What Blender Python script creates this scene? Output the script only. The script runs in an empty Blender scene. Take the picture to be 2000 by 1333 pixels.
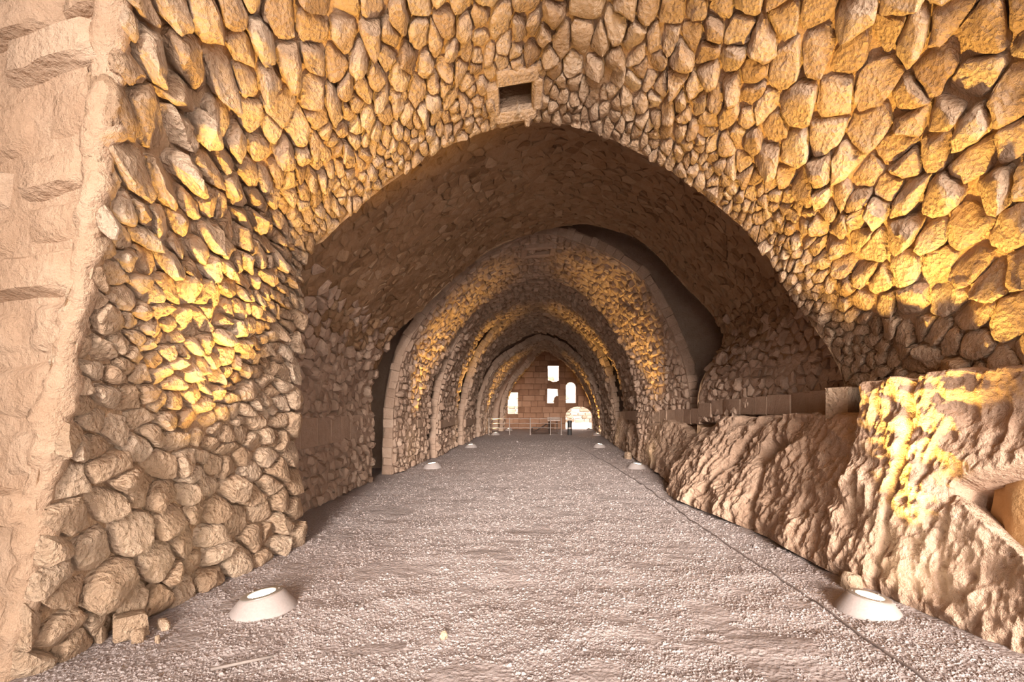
import bpy, bmesh, math, random
import numpy as np
from mathutils import Vector, Matrix

# ------------------------------------------------------------------ camera, sky, sun, exposure
scene = bpy.context.scene
COL = scene.collection
EYE = 1.6
cam_d = bpy.data.cameras.new('camera'); cam = bpy.data.objects.new('camera', cam_d); COL.objects.link(cam)
cam.location = (0, 0, EYE); cam.rotation_euler = (math.pi / 2, 0, 0)
cam_d.sensor_width = 36.0; cam_d.lens = 18.0
cam_d.shift_x = -58 / 2000; cam_d.shift_y = 118.5 / 2000
cam_d.clip_start = 0.05; cam_d.clip_end = 600
scene.camera = cam

world = bpy.data.worlds.new('sky'); scene.world = world; world.use_nodes = True
bg = world.node_tree.nodes['Background']
bg.inputs['Color'].default_value = (1.0, 0.90, 0.82, 1); bg.inputs['Strength'].default_value = 2.5

sun_d = bpy.data.lights.new('low_sun', 'SUN'); sun = bpy.data.objects.new('low_sun', sun_d); COL.objects.link(sun)
sun_d.energy = 4.2; sun_d.angle = math.radians(20); sun_d.color = (1.0, 0.88, 0.78)
sun.rotation_euler = Vector((-0.04, 1.0, -0.20)).to_track_quat('-Z', 'Y').to_euler()

vs = scene.view_settings
vs.view_transform = 'Standard'; vs.look = 'None'; vs.gamma = 1.0; vs.use_curve_mapping = False
vs.exposure = 1.85
LAMP_W = 640.0

rng = np.random.default_rng(11)
random.seed(5)

# ------------------------------------------------------------------ noise
def _hash(ix, iy, iz, seed):
    n = (ix * 374761393 + iy * 668265263 + iz * 2147483647 + seed * 974634777) & 0xffffffff
    n = ((n ^ (n >> 13)) * 1274126177) & 0xffffffff
    n = ((n ^ (n >> 16)) * 2246822519) & 0xffffffff
    return ((n ^ (n >> 15)) & 0xffff) / 32767.5 - 1.0

def vnoise(P, seed=0):
    P = np.asarray(P, float); F = np.floor(P).astype(np.int64); f = P - F
    f = f * f * (3 - 2 * f); r = 0
    for dx in (0, 1):
        wx = f[..., 0] if dx else 1 - f[..., 0]
        for dy in (0, 1):
            wy = f[..., 1] if dy else 1 - f[..., 1]
            for dz in (0, 1):
                wz = f[..., 2] if dz else 1 - f[..., 2]
                r = r + wx * wy * wz * _hash(F[..., 0] + dx, F[..., 1] + dy, F[..., 2] + dz, seed)
    return r

def fbm(P, octaves=4, seed=0, gain=0.5):
    P = np.asarray(P, float); a = 1.0; s = 0; r = 0
    for o in range(octaves):
        r = r + a * vnoise(P, seed + o * 17); s += a; a *= gain; P = P * 2.03 + 3.7
    return r / s

def ridged(P, octaves=4, seed=0):
    P = np.asarray(P, float); a = 1.0; s = 0; r = 0
    for o in range(octaves):
        r = r + a * (1 - 2 * np.abs(vnoise(P, seed + o * 13))); s += a; a *= 0.5; P = P * 2.1 + 1.3
    return r / s

def sstep(a, b, x):
    t = np.clip((np.asarray(x, float) - a) / (b - a), 0, 1)
    return t * t * (3 - 2 * t)

# ------------------------------------------------------------------ materials
def nodes_of(m):
    m.use_nodes = True
    nt = m.node_tree
    return nt, nt.nodes, nt.links

def stone_mat(name, dark, mid, light, bump=0.5, scale=9.0, fine=70.0, rough=0.95, dist=0.03, pits=0.4):
    m = bpy.data.materials.new(name); nt, N, L = nodes_of(m)
    b = N['Principled BSDF']; b.inputs['Roughness'].default_value = rough
    b.inputs['Specular IOR Level'].default_value = 0.15
    geo = N.new('ShaderNodeNewGeometry')
    at = N.new('ShaderNodeAttribute'); at.attribute_name = 'tone'
    n1 = N.new('ShaderNodeTexNoise'); n1.inputs['Scale'].default_value = scale; n1.inputs['Detail'].default_value = 6; n1.inputs['Roughness'].default_value = 0.65
    n2 = N.new('ShaderNodeTexNoise'); n2.inputs['Scale'].default_value = fine; n2.inputs['Detail'].default_value = 4; n2.inputs['Roughness'].default_value = 0.7
    vo = N.new('ShaderNodeTexVoronoi'); vo.inputs['Scale'].default_value = fine * 0.55
    for n in (n1, n2, vo): L.new(geo.outputs['Position'], n.inputs['Vector'])
    mx = N.new('ShaderNodeMath'); mx.operation = 'MULTIPLY_ADD'; mx.inputs[1].default_value = 0.55
    L.new(n1.outputs['Fac'], mx.inputs[0])
    m2 = N.new('ShaderNodeMath'); m2.operation = 'MULTIPLY_ADD'; m2.inputs[1].default_value = 0.55; m2.inputs[2].default_value = -0.03
    L.new(at.outputs['Fac'], m2.inputs[0]); L.new(m2.outputs[0], mx.inputs[2])
    cr = N.new('ShaderNodeValToRGB'); e = cr.color_ramp.elements
    e[0].position = 0.12; e[0].color = (*dark, 1); e[1].position = 0.95; e[1].color = (*light, 1)
    k = e.new(0.5); k.color = (*mid, 1)
    L.new(mx.outputs[0], cr.inputs['Fac']); L.new(cr.outputs['Color'], b.inputs['Base Color'])
    ad = N.new('ShaderNodeMath'); ad.operation = 'MULTIPLY_ADD'; ad.inputs[1].default_value = pits
    L.new(vo.outputs['Distance'], ad.inputs[0])
    a2 = N.new('ShaderNodeMath'); a2.operation = 'MULTIPLY_ADD'; a2.inputs[1].default_value = 1.6
    L.new(n1.outputs['Fac'], a2.inputs[0]); L.new(n2.outputs['Fac'], a2.inputs[2])
    L.new(a2.outputs[0], ad.inputs[2])
    bp = N.new('ShaderNodeBump'); bp.inputs['Strength'].default_value = bump; bp.inputs['Distance'].default_value = dist
    L.new(ad.outputs[0], bp.inputs['Height']); L.new(bp.outputs['Normal'], b.inputs['Normal'])
    return m

def plain_mat(name, col, rough=0.7, metal=0.0, var=0.15, scale=30.0, bump=0.1):
    m = bpy.data.materials.new(name); nt, N, L = nodes_of(m)
    b = N['Principled BSDF']; b.inputs['Roughness'].default_value = rough; b.inputs['Metallic'].default_value = metal
    geo = N.new('ShaderNodeNewGeometry')
    n1 = N.new('ShaderNodeTexNoise'); n1.inputs['Scale'].default_value = scale; n1.inputs['Detail'].default_value = 5
    L.new(geo.outputs['Position'], n1.inputs['Vector'])
    cr = N.new('ShaderNodeValToRGB'); e = cr.color_ramp.elements
    e[0].position = 0.3; e[0].color = (*[c * (1 - var) for c in col], 1)
    e[1].position = 0.7; e[1].color = (*[min(1, c * (1 + var)) for c in col], 1)
    L.new(n1.outputs['Fac'], cr.inputs['Fac']); L.new(cr.outputs['Color'], b.inputs['Base Color'])
    if bump:
        bp = N.new('ShaderNodeBump'); bp.inputs['Strength'].default_value = bump; bp.inputs['Distance'].default_value = 0.01
        L.new(n1.outputs['Fac'], bp.inputs['Height']); L.new(bp.outputs['Normal'], b.inputs['Normal'])
    return m

def emit_mat(name, col, strength):
    m = bpy.data.materials.new(name); nt, N, L = nodes_of(m)
    b = N['Principled BSDF']; b.inputs['Base Color'].default_value = (*col, 1)
    b.inputs['Emission Color'].default_value = (*col, 1); b.inputs['Emission Strength'].default_value = strength
    return m

M_STONE = stone_mat('limestone', (0.35, 0.215, 0.125), (0.61, 0.43, 0.295), (0.79, 0.625, 0.48), bump=1.0, scale=8, fine=48, dist=0.06, pits=0.8)
M_MORTAR = stone_mat('lime_mortar', (0.26, 0.15, 0.08), (0.42, 0.275, 0.17), (0.56, 0.41, 0.29), bump=0.8, scale=10, fine=45, dist=0.04)
M_ASHLAR = stone_mat('dressed_limestone', (0.50, 0.34, 0.23), (0.68, 0.50, 0.37), (0.80, 0.64, 0.51), bump=0.4, scale=5, fine=40)
M_FACE = stone_mat('weathered_ashlar', (0.27, 0.165, 0.10), (0.42, 0.29, 0.20), (0.56, 0.425, 0.32), bump=0.8, scale=4, fine=30, dist=0.04)
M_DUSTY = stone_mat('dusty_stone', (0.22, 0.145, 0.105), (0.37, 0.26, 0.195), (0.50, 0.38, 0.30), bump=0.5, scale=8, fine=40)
M_VAULT_SHADED = stone_mat('shade_painted_vault_stone', (0.14, 0.075, 0.036), (0.25, 0.15, 0.085), (0.36, 0.25, 0.165), bump=0.5, scale=8, fine=40)  # shade of the unlit vault painted in as a darker, warmer stone colour
M_ROCK = stone_mat('chiselled_bedrock', (0.27, 0.165, 0.105), (0.47, 0.325, 0.235), (0.62, 0.47, 0.365), bump=0.75, scale=9, fine=38, dist=0.05)
M_FLOOR = stone_mat('gravelly_dust', (0.38, 0.305, 0.295), (0.54, 0.46, 0.445), (0.66, 0.58, 0.57), bump=1.0, scale=16, fine=60, dist=0.04, pits=1.0)
M_END = stone_mat('reddish_ashlar', (0.15, 0.078, 0.047), (0.30, 0.17, 0.11), (0.44, 0.28, 0.195), bump=0.5, scale=3, fine=20)
M_CONC = plain_mat('pale_concrete', (0.31, 0.27, 0.26), 0.9, 0, 0.07, 60, 0.15)
M_RIM = plain_mat('grey_metal_rim', (0.36, 0.33, 0.30), 0.45, 0.6, 0.08, 40, 0)
M_LENS = emit_mat('lit_lens', (1.0, 0.86, 0.62), 14.0)
M_CABLE = plain_mat('dusty_cable', (0.20, 0.165, 0.155), 0.8, 0, 0.2, 40, 0)
M_STEEL = plain_mat('dull_steel', (0.42, 0.36, 0.33), 0.5, 0.5, 0.1, 30, 0)
M_BLACK = plain_mat('black_plastic', (0.03, 0.028, 0.028), 0.5, 0, 0.2, 30, 0)
M_BOARD = plain_mat('pale_printed_board', (0.62, 0.50, 0.44), 0.5, 0, 0.15, 12, 0)
M_WOOD = plain_mat('weathered_wood', (0.055, 0.033, 0.024), 0.8, 0, 0.3, 14, 0.2)
M_OUT = stone_mat('sunlit_ground', (0.28, 0.22, 0.17), (0.45, 0.38, 0.31), (0.6, 0.52, 0.45), bump=0.3, scale=1.5, fine=6)
M_HILL = stone_mat('rubble_hillside', (0.12, 0.085, 0.06), (0.30, 0.24, 0.19), (0.50, 0.42, 0.36), bump=0.3, scale=0.8, fine=4)

# ------------------------------------------------------------------ mesh helpers
def new_obj(name, verts, faces, mat, parent=None, tone=None, smooth=True, sharp=None, origin=None, kind=None, label=None, cat=None, group=None):
    me = bpy.data.meshes.new(name)
    V = np.asarray(verts, float)
    if origin is not None: V = V - np.asarray(origin, float)
    me.from_pydata(V.tolist(), [], faces if isinstance(faces, list) else faces.tolist())
    if tone is not None:
        at = me.attributes.new('tone', 'FLOAT', 'POINT')
        at.data.foreach_set('value', np.broadcast_to(np.asarray(tone, np.float32), (len(V),)).copy())
    if smooth:
        me.polygons.foreach_set('use_smooth', np.ones(len(me.polygons), bool))
        if sharp: me.set_sharp_from_angle(angle=math.radians(sharp))
    me.materials.append(mat)
    o = bpy.data.objects.new(name, me); COL.objects.link(o)
    if origin is not None: o.location = tuple(origin)
    if parent is not None:
        o.parent = parent
        if origin is not None: o.location = Vector(origin) - (parent.location if parent.type == 'EMPTY' or True else Vector())
    if kind: o['kind'] = kind
    if label: o['label'] = label
    if cat: o['category'] = cat
    if group: o['group'] = group
    return o

def empty(name, loc, label, cat, group=None, rot=(0, 0, 0)):
    o = bpy.data.objects.new(name, None); COL.objects.link(o); o.location = loc; o.rotation_euler = rot
    o.empty_display_size = 0.1
    o['label'] = label; o['category'] = cat
    if group: o['group'] = group
    return o

def local_part(name, verts, faces, mat, parent, **k):
    """a part whose vertices are given in its thing's own frame"""
    me_o = new_obj(name, verts, faces, mat, None, **k)
    me_o.parent = parent
    return me_o

class Soup:
    def __init__(s): s.v = []; s.f = []; s.t = []; s.n = 0
    def add(s, v, f, tone):
        s.f += [tuple(i + s.n for i in q) for q in f]
        s.v.append(np.asarray(v, float)); s.t.append(np.full(len(v), tone)); s.n += len(v)
    def build(s, name, mat, parent=None, **k):
        return new_obj(name, np.concatenate(s.v), s.f, mat, parent, tone=np.concatenate(s.t), **k)

def grid_faces(n, m, keep=None):
    i, j = np.meshgrid(np.arange(n - 1), np.arange(m - 1), indexing='ij')
    a = (i * m + j); F = np.stack([a, a + m, a + m + 1, a + 1], -1).reshape(-1, 4)
    if keep is not None: F = F[keep.reshape(-1)]
    return F

def box_mesh(cx, cy, cz, sx, sy, sz, bev=0.0, jit=0.0, r=None):
    """bevelled box: 24 vertices"""
    hx, hy, hz = sx / 2, sy / 2, sz / 2; b = bev
    V = []; idx = {}
    for x in (-1, 1):
        for y in (-1, 1):
            for z in (-1, 1):
                for ax in range(3):
                    p = [x * (hx - b), y * (hy - b), z * (hz - b)]
                    p[ax] = (x * hx, y * hy, z * hz)[ax]
                    idx[(x, y, z, ax)] = len(V); V.append(p)
    F = []
    S = (-1, 1)
    for s in S:
        q = [idx[(s, y, z, 0)] for y, z in ((-1, -1), (1, -1), (1, 1), (-1, 1))]; F.append(q if s > 0 else q[::-1])
        q = [idx[(x, s, z, 1)] for x, z in ((-1, -1), (-1, 1), (1, 1), (1, -1))]; F.append(q if s > 0 else q[::-1])
        q = [idx[(x, y, s, 2)] for x, y in ((-1, -1), (1, -1), (1, 1), (-1, 1))]; F.append(q if s > 0 else q[::-1])
    if b > 0:
        for s in S:
            for t in S:
                F.append([idx[(s, t, -1, 0)], idx[(s, t, 1, 0)], idx[(s, t, 1, 1)], idx[(s, t, -1, 1)]])
                F.append([idx[(s, -1, t, 0)], idx[(s, 1, t, 0)], idx[(s, 1, t, 2)], idx[(s, -1, t, 2)]])
                F.append([idx[(-1, s, t, 1)], idx[(1, s, t, 1)], idx[(1, s, t, 2)], idx[(-1, s, t, 2)]])
        for x in S:
            for y in S:
                for z in S: F.append([idx[(x, y, z, k)] for k in range(3)])
    V = np.array(V)
    if jit: V = V + (r or rng).normal(0, jit, V.shape)
    return V + np.array([cx, cy, cz]), F

def tube(pts, rad, n=6):
    P = np.asarray(pts, float); V = []; F = []
    for i, p in enumerate(P):
        d = P[min(i + 1, len(P) - 1)] - P[max(i - 1, 0)]; d = d / (np.linalg.norm(d) + 1e-9)
        u = np.cross(d, (0, 0, 1)) if abs(d[2]) < 0.9 else np.cross(d, (1, 0, 0)); u /= np.linalg.norm(u); w = np.cross(d, u)
        for k in range(n):
            a = 2 * math.pi * k / n; V.append(p + rad * (math.cos(a) * u + math.sin(a) * w))
    for i in range(len(P) - 1):
        for k in range(n):
            F.append((i * n + k, i * n + (k + 1) % n, (i + 1) * n + (k + 1) % n, (i + 1) * n + k))
    F.append(tuple(range(n))[::-1]); F.append(tuple((len(P) - 1) * n + k for k in range(n)))
    return np.array(V), F

def lathe(prof, n=40):
    V = []; F = []
    for r, z in prof:
        for k in range(n):
            a = 2 * math.pi * k / n; V.append((r * math.cos(a), r * math.sin(a), z))
    for i in range(len(prof) - 1):
        for k in range(n):
            F.append((i * n + k, i * n + (k + 1) % n, (i + 1) * n + (k + 1) % n, (i + 1) * n + k))
    return np.array(V), F

# ------------------------------------------------------------------ vault sections
def catmull(pts, per=14):
    P = np.array(pts, float); P = np.vstack([2 * P[0] - P[1], P, 2 * P[-1] - P[-2]]); out = []
    for i in range(1, len(P) - 2):
        p0, p1, p2, p3 = P[i - 1], P[i], P[i + 1], P[i + 2]
        for t in np.linspace(0, 1, per, endpoint=False):
            out.append(0.5 * ((2 * p1) + (-p0 + p2) * t + (2 * p0 - 5 * p1 + 4 * p2 - p3) * t * t + (-p0 + 3 * p1 - 3 * p2 + p3) * t ** 3))
    out.append(P[-2]); return np.array(out)

class Section:
    def __init__(s, y0, y1, near, far, wav=0.05, seed=0):
        s.y0, s.y1, s.seed, s.wav = y0, y1, seed, wav
        s.N = 240; s.cn, s.ln = s._res(near); s.cf, s.lf = s._res(far); s.L = 0.5 * (s.ln + s.lf)
    def _res(s, pts):
        c = catmull(pts); d = np.concatenate([[0], np.cumsum(np.linalg.norm(np.diff(c, axis=0), axis=1))])
        t = np.linspace(0, d[-1], s.N)
        return np.stack([np.interp(t, d, c[:, 0]), np.interp(t, d, c[:, 1])], -1), d[-1]
    def _base(s, a, b):
        t = np.clip(a / s.L, 0, 1) * (s.N - 1); i = np.minimum(t.astype(int), s.N - 2); f = (t - i)[..., None]
        n = s.cn[i] * (1 - f) + s.cn[i + 1] * f; q = s.cf[i] * (1 - f) + s.cf[i + 1] * f
        w = ((b - s.y0) / (s.y1 - s.y0))[..., None]
        p = n * (1 - w) + q * w
        return np.stack([p[..., 0], b, p[..., 1]], -1)
    def pos(s, a, b, h=0.0):
        a = np.asarray(a, float); b = np.asarray(b, float)
        e = 0.03
        P = s._base(a, b); da = s._base(a + e, b) - s._base(a - e, b); db = s._base(a, b + e) - s._base(a, b - e)
        n = np.cross(db, da); n /= np.linalg.norm(n, axis=-1, keepdims=True) + 1e-9
        w = s.wav * fbm(P * 1.1, 2, s.seed)
        return P + n * (np.asarray(h, float) + w)[..., None]
    def ring_pts(s, near=True, n=90):
        c = s.cn if near else s.cf
        i = np.linspace(0, s.N - 1, n).astype(int); return c[i]

def clip_poly(poly, mx, my, nx, ny):
    out = []; k = len(poly)
    ds = [(p[0] - mx) * nx + (p[1] - my) * ny for p in poly]
    for i in range(k):
        j = (i + 1) % k; di, dj = ds[i], ds[j]; p, q = poly[i], poly[j]
        if di <= 0: out.append(p)
        if (di < 0 < dj) or (dj < 0 < di):
            t = di / (di - dj); out.append((p[0] + t * (q[0] - p[0]), p[1] + t * (q[1] - p[1])))
    return out

def voronoi(seeds, rect, reach):
    """cells (lists of points) of the seeds, clipped to rect"""
    S = np.asarray(seeds); g = {}
    cell = reach
    for i, (x, y) in enumerate(S): g.setdefault((int(x // cell), int(y // cell)), []).append(i)
    x0, y0, x1, y1 = rect; res = []
    for i, (x, y) in enumerate(S):
        gx, gy = int(x // cell), int(y // cell)
        nb = [j for ax in (-2, -1, 0, 1, 2) for ay in (-2, -1, 0, 1, 2) for j in g.get((gx + ax, gy + ay), ()) if j != i]
        if nb:
            nb = np.array(nb); d = ((S[nb] - S[i]) ** 2).sum(1); nb = nb[np.argsort(d)[:18]]
        poly = [(x0, y0), (x1, y0), (x1, y1), (x0, y1)]
        far = None
        for j in nb:
            nx, ny = S[j][0] - x, S[j][1] - y
            if far is not None and nx * nx + ny * ny > 4 * far: break
            poly = clip_poly(poly, x + nx / 2, y + ny / 2, nx, ny)
            if len(poly) < 3: break
            far = max((p[0] - x) ** 2 + (p[1] - y) ** 2 for p in poly)
        res.append(poly)
    return res

def darts(rect, rad, tries, r):
    """points at least rad(x, y) apart"""
    x0, y0, x1, y1 = rect; X = np.empty((tries, 3)); n = 0
    C = np.stack([r.uniform(x0, x1, tries), r.uniform(y0, y1, tries)], -1)
    R = rad(C[:, 0], C[:, 1]) * r.choice([0.55, 0.8, 1.1, 1.5], tries, p=[.32, .32, .24, .12])
    for (x, y), q in zip(C, R):
        if n:
            d = (X[:n, 0] - x) ** 2 + (X[:n, 1] - y) ** 2; m = (X[:n, 2] + q) * 0.5
            if (d < m * m).any(): continue
        X[n] = (x, y, q); n += 1
    return X[:n, :2]

def hull_stone(Q, size, H, r, lean, tl):
    """an angular stone: the convex hull of a ragged foot, shoulder and broken top, its edges worn"""
    k = len(Q); pts = []
    for q in Q: pts.append((q[0], q[1], -0.30 * size - 0.02))
    for q in Q:
        q = q * r.uniform(0.92, 1.0); pts.append((q[0], q[1], H * r.uniform(0.15, 0.75) + q @ tl))
    nt = r.integers(4, 7); a0 = r.uniform(0, 6.28)
    ctr = r.normal(0, 0.10, 2) * size
    for i in range(nt):
        a = a0 + i * 6.283 / nt + r.normal(0, 0.3); j = int(np.argmax(Q @ np.array([math.cos(a), math.sin(a)])))
        q = ctr + (Q[j] - ctr) * r.uniform(0.45, 0.88); pts.append((q[0], q[1], H * r.uniform(0.85, 1.1) + q @ tl))
    bm = bmesh.new()
    for p in pts: bm.verts.new(p)
    h = bmesh.ops.convex_hull(bm, input=list(bm.verts))
    dead = [e for e in h['geom_interior'] + h['geom_unused'] if isinstance(e, bmesh.types.BMVert)]
    if dead: bmesh.ops.delete(bm, geom=list(set(dead)), context='VERTS')
    low = -0.29 * size - 0.02
    bot = [f for f in bm.faces if all(v.co.z < low for v in f.verts)]
    if bot: bmesh.ops.delete(bm, geom=bot, context='FACES')
    bmesh.ops.subdivide_edges(bm, edges=list(bm.edges), cuts=2 if size > 0.17 else 1, use_grid_fill=True)
    bmesh.ops.smooth_vert(bm, verts=list(bm.verts), factor=0.34, use_axis_x=True, use_axis_y=True, use_axis_z=True)
    V = np.array([v.co[:] for v in bm.verts]); bm.verts.index_update()
    F = [tuple(v.index for v in f.verts) for f in bm.faces]; bm.free()
    V[:, :2] += np.outer(np.clip(V[:, 2], 0, None), lean)
    return V, F

def jgrid(rect, da, db, r, j=0.32):
    a0, b0, a1, b1 = rect; na = max(1, int((a1 - a0) / da)); nb = max(1, int((b1 - b0) / db)); out = []
    for i in range(na):
        for k in range(nb):
            out.append((a0 + (i + .5 + r.normal(0, j * .5)) * (a1 - a0) / na, b0 + (k + .5 + .5 * (i % 2) - .25 + r.normal(0, j)) * (b1 - b0) / nb))
    return np.array(out)

def stone_shape(poly, c, hi, r, relief, gap, lean, tilt):
    """vertices (a, b, h) and faces of one stone over a cell"""
    P = np.array(poly) - c
    d = np.linalg.norm(P, axis=1, keepdims=True)
    P = P * np.clip(1 - (gap + abs(r.normal(0, 0.006))) / np.maximum(d, 1e-4), 0.35, 1)
    Q = []; k = len(P)
    for i in range(k):
        p, q = P[i], P[(i + 1) % k]
        if np.linalg.norm(q - p) < 0.012: continue
        Q.append(p + (q - p) * r.uniform(0.08, 0.25)); Q.append(p + (q - p) * (1 - r.uniform(0.08, 0.25)))
    if len(Q) < 5: return None
    Q = np.array(Q); k = len(Q)
    size = math.sqrt(max(1e-5, abs(0.5 * np.sum(Q[:, 0] * np.roll(Q[:, 1], -1) - Q[:, 1] * np.roll(Q[:, 0], -1)))))
    H = relief * size * float(np.clip(r.lognormal(-0.05, 0.5), 0.25, 2.0)); gap = gap + 0.0
    tl = np.array(tilt) + r.normal(0, 0.24 if hi else 0.14, 2)
    if hi:
        V, F = hull_stone(Q, size, H, r, lean, tl); V[:, :2] += c
        return V, F, size
    rings = ((1.02, 0), (0.97, 1), (0.55, 1)); V = []
    for s, top in rings:
        q = Q * s
        if top:
            h = H * (r.uniform(0.3, 0.8, k) if s > 0.9 else r.uniform(0.8, 1.1, k)) + q @ tl
            if s < 0.9: q = q * r.uniform(0.8, 1.35, (k, 1))
            q = q + np.outer(np.clip(h, 0, None), lean)
        else: h = np.full(k, -0.35 * size - 0.02)
        V.append(np.column_stack([q, h]))
    V.append(np.array([[lean[0] * H, lean[1] * H, H]]))
    V = np.concatenate(V); V[:, :2] += c
    F = []
    for i in range(len(rings) - 1):
        for j in range(k):
            F.append((i * k + j, i * k + (j + 1) % k, (i + 1) * k + (j + 1) % k, (i + 1) * k + j))
    o = (len(rings) - 1) * k
    for j in range(k): F.append((o + j, o + (j + 1) % k, len(V) - 1))
    return V, F, size

def px_area(P):
    """pixel box of a piece seen from the photograph's camera, 0 outside the frame"""
    y = np.maximum(P[:, 1], 0.3)
    u = 1058 + 1000 * P[:, 0] / y; v = 785 - 1000 * (P[:, 2] - EYE) / y
    if u.max() < -10 or u.min() > 2010 or v.max() < -10 or v.min() > 1343: return 0.0
    return (u.max() - u.min()) * (v.max() - v.min())

def lay_stones(sec, parts, seeds, warp, unwarp, rect, reach, relief, gap, lean, tilt, mat, n_single, hi, seed, jitter=0.012, skip=None, tone_fn=None, stuff=True):
    """Voronoi stones over a section; parts = [(a0, a1, parent object)]"""
    r = np.random.default_rng(seed)
    W = warp(seeds); cells = voronoi(W, rect, reach)
    built = []
    for w, poly in zip(W, cells):
        if len(poly) < 3: continue
        P = unwarp(np.array(poly)); c = P.mean(0)
        if skip is not None and skip(c[0], c[1]): continue
        ext = P.max(0) - P.min(0)
        if ext.min() < 0.03: continue
        st = stone_shape(P, c, hi, r, relief(c[0], c[1]) if callable(relief) else relief, gap, lean(c[0], c[1]), tilt(c[0], c[1]))
        if st is None: continue
        V, F, size = st
        built.append((c, V, F, size))
    A = np.concatenate([b[1] for b in built])
    X = sec.pos(A[:, 0], A[:, 1], A[:, 2])
    j = np.stack([vnoise(X * 14, seed + 1), vnoise(X * 14, seed + 2), vnoise(X * 14, seed + 3)], -1)
    X = X + j * jitter
    if hi: X = X + 0.009 * np.stack([vnoise(X * 24, seed + 7), vnoise(X * 24, seed + 8), vnoise(X * 24, seed + 9)], -1) + 0.005 * np.stack([vnoise(X * 38, seed + 4), vnoise(X * 38, seed + 5), vnoise(X * 38, seed + 6)], -1)
    lo = 0; items = []
    for c, V, F, size in built:
        n = len(V); items.append((c, X[lo:lo + n], F, size)); lo += n
    mat_of = mat if callable(mat) else (lambda p_, c_: mat)
    for a0, a1, parent in parts:
        mine = [it for it in items if a0 <= it[0][0] < a1]
        mine.sort(key=lambda it: -px_area(it[1]))
        soups = {}
        for i, (c, V, F, size) in enumerate(mine):
            mt = mat_of(parent, c)
            tone = float(np.clip(r.normal(0.5, 0.2), 0, 1))
            if tone_fn: tone = tone_fn(c, tone)
            if i < n_single and px_area(V) > 80:
                new_obj('stone', V, F, mt, parent, tone=tone, sharp=34, origin=V.mean(0))
            else: soups.setdefault(mt.name, Soup()).add(V, F, tone)
        for mn, soup in soups.items():
            soup.build('small_stones', bpy.data.materials[mn], parent, sharp=34, kind='stuff')

def shell_mesh(sec, a0, a1, da, db, name, label, mat, h=0.0, amp=0.02, hole=None, y0=None, y1=None, kind='structure', cat=None):
    y0 = sec.y0 if y0 is None else y0; y1 = sec.y1 if y1 is None else y1
    na = max(3, int((a1 - a0) / da)); nb = max(3, int((y1 - y0) / db))
    a, b = np.meshgrid(np.linspace(a0, a1, na), np.linspace(y0, y1, nb), indexing='ij')
    P0 = sec.pos(a, b, 0.0)
    P = sec.pos(a, b, h + amp * fbm(P0 * 5, 4, 3))
    keep = None
    if hole is not None:
        ca = (a[:-1, :-1] + a[1:, 1:]) / 2; cb = (b[:-1, :-1] + b[1:, 1:]) / 2
        keep = ~((ca > hole[0]) & (ca < hole[1]) & (cb > hole[2]) & (cb < hole[3]))
    tone = 0.5 + 0.25 * fbm(P0 * 2.0, 3, 8)
    return new_obj(name, P.reshape(-1, 3), grid_faces(na, nb, keep), mat, tone=tone.reshape(-1), kind=kind, label=label, cat=cat)

def pxp(pts, Y):
    return [((u - 1058) * Y / 1000, max(0.0, EYE + (785 - v) * Y / 1000)) for u, v in pts]

def ring_face(sec, near, y, name, label, mat, grow=2.1, parent=None, t0=0.0, t1=1.0):
    """the flat end of a vault section, around its opening"""
    c = sec.ring_pts(near, 120); n = len(c)
    c = c[int(t0 * (n - 1)):int(t1 * (n - 1)) + 1]
    rows = []
    for k in (1.0, 1.015, 1.03, 1.05, 1.07, 1.09, 1.11, 1.13, 1.16, 1.19, 1.25, 1.35, 1.5, grow):
        q = c.copy(); q[:, 0] = 0.15 + (q[:, 0] - 0.15) * k
        q[:, 1] = np.where(q[:, 1] > 1.8, 1.8 + (q[:, 1] - 1.8) * k, q[:, 1])
        rows.append(np.stack([q[:, 0], np.full(len(q), y + (1.1 * float(sstep(1.06, 1.16, k)) if near and parent is not None else 0.0)), q[:, 1]], -1))
    P = np.array(rows); P[..., 1] += 0.05 * fbm(P * np.array([2, 1, 7]), 4, 4)
    m = P.shape[1]
    return new_obj(name, P.reshape(-1, 3), grid_faces(len(rows), m), mat, parent, tone=0.5 + 0.2 * fbm(P.reshape(-1, 3) * 2, 2, 5), kind=None if parent else 'structure', label=label)

# ------------------------------------------------------------------ floor
def floor_z(x, y):
    P = np.stack([x, y * 0.8, np.zeros_like(x)], -1)
    z = 0.018 * fbm(P * 0.9, 2, 40) + 0.026 * fbm(P * np.array([2.6, 4.5, 1]), 3, 41) + 0.006 * fbm(P * 16, 2, 42)
    return z * sstep(40, 10, y) * 0.9
ys = np.concatenate([np.linspace(-9, 2.4, 24, endpoint=False), np.linspace(2.4, 7, 330, endpoint=False), np.linspace(7, 14, 160, endpoint=False), np.linspace(14, 31.0, 140)])
xs = np.concatenate([np.linspace(-6, -3.6, 8, endpoint=False), np.linspace(-3.6, 3.6, 260, endpoint=False), np.linspace(3.6, 6, 8)])
gy, gx = np.meshgrid(ys, xs, indexing='ij')
gz = floor_z(gx, gy)
FV = np.stack([gx, gy, gz], -1).reshape(-1, 3)
floor = new_obj('floor', FV, grid_faces(len(ys), len(xs))[:, ::-1], M_FLOOR, tone=0.5 + 0.3 * fbm(FV * np.array([1.2, 0.6, 1]), 3, 50), kind='structure', label='trodden grey gravel and dust floor of the vaulted hall')

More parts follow.
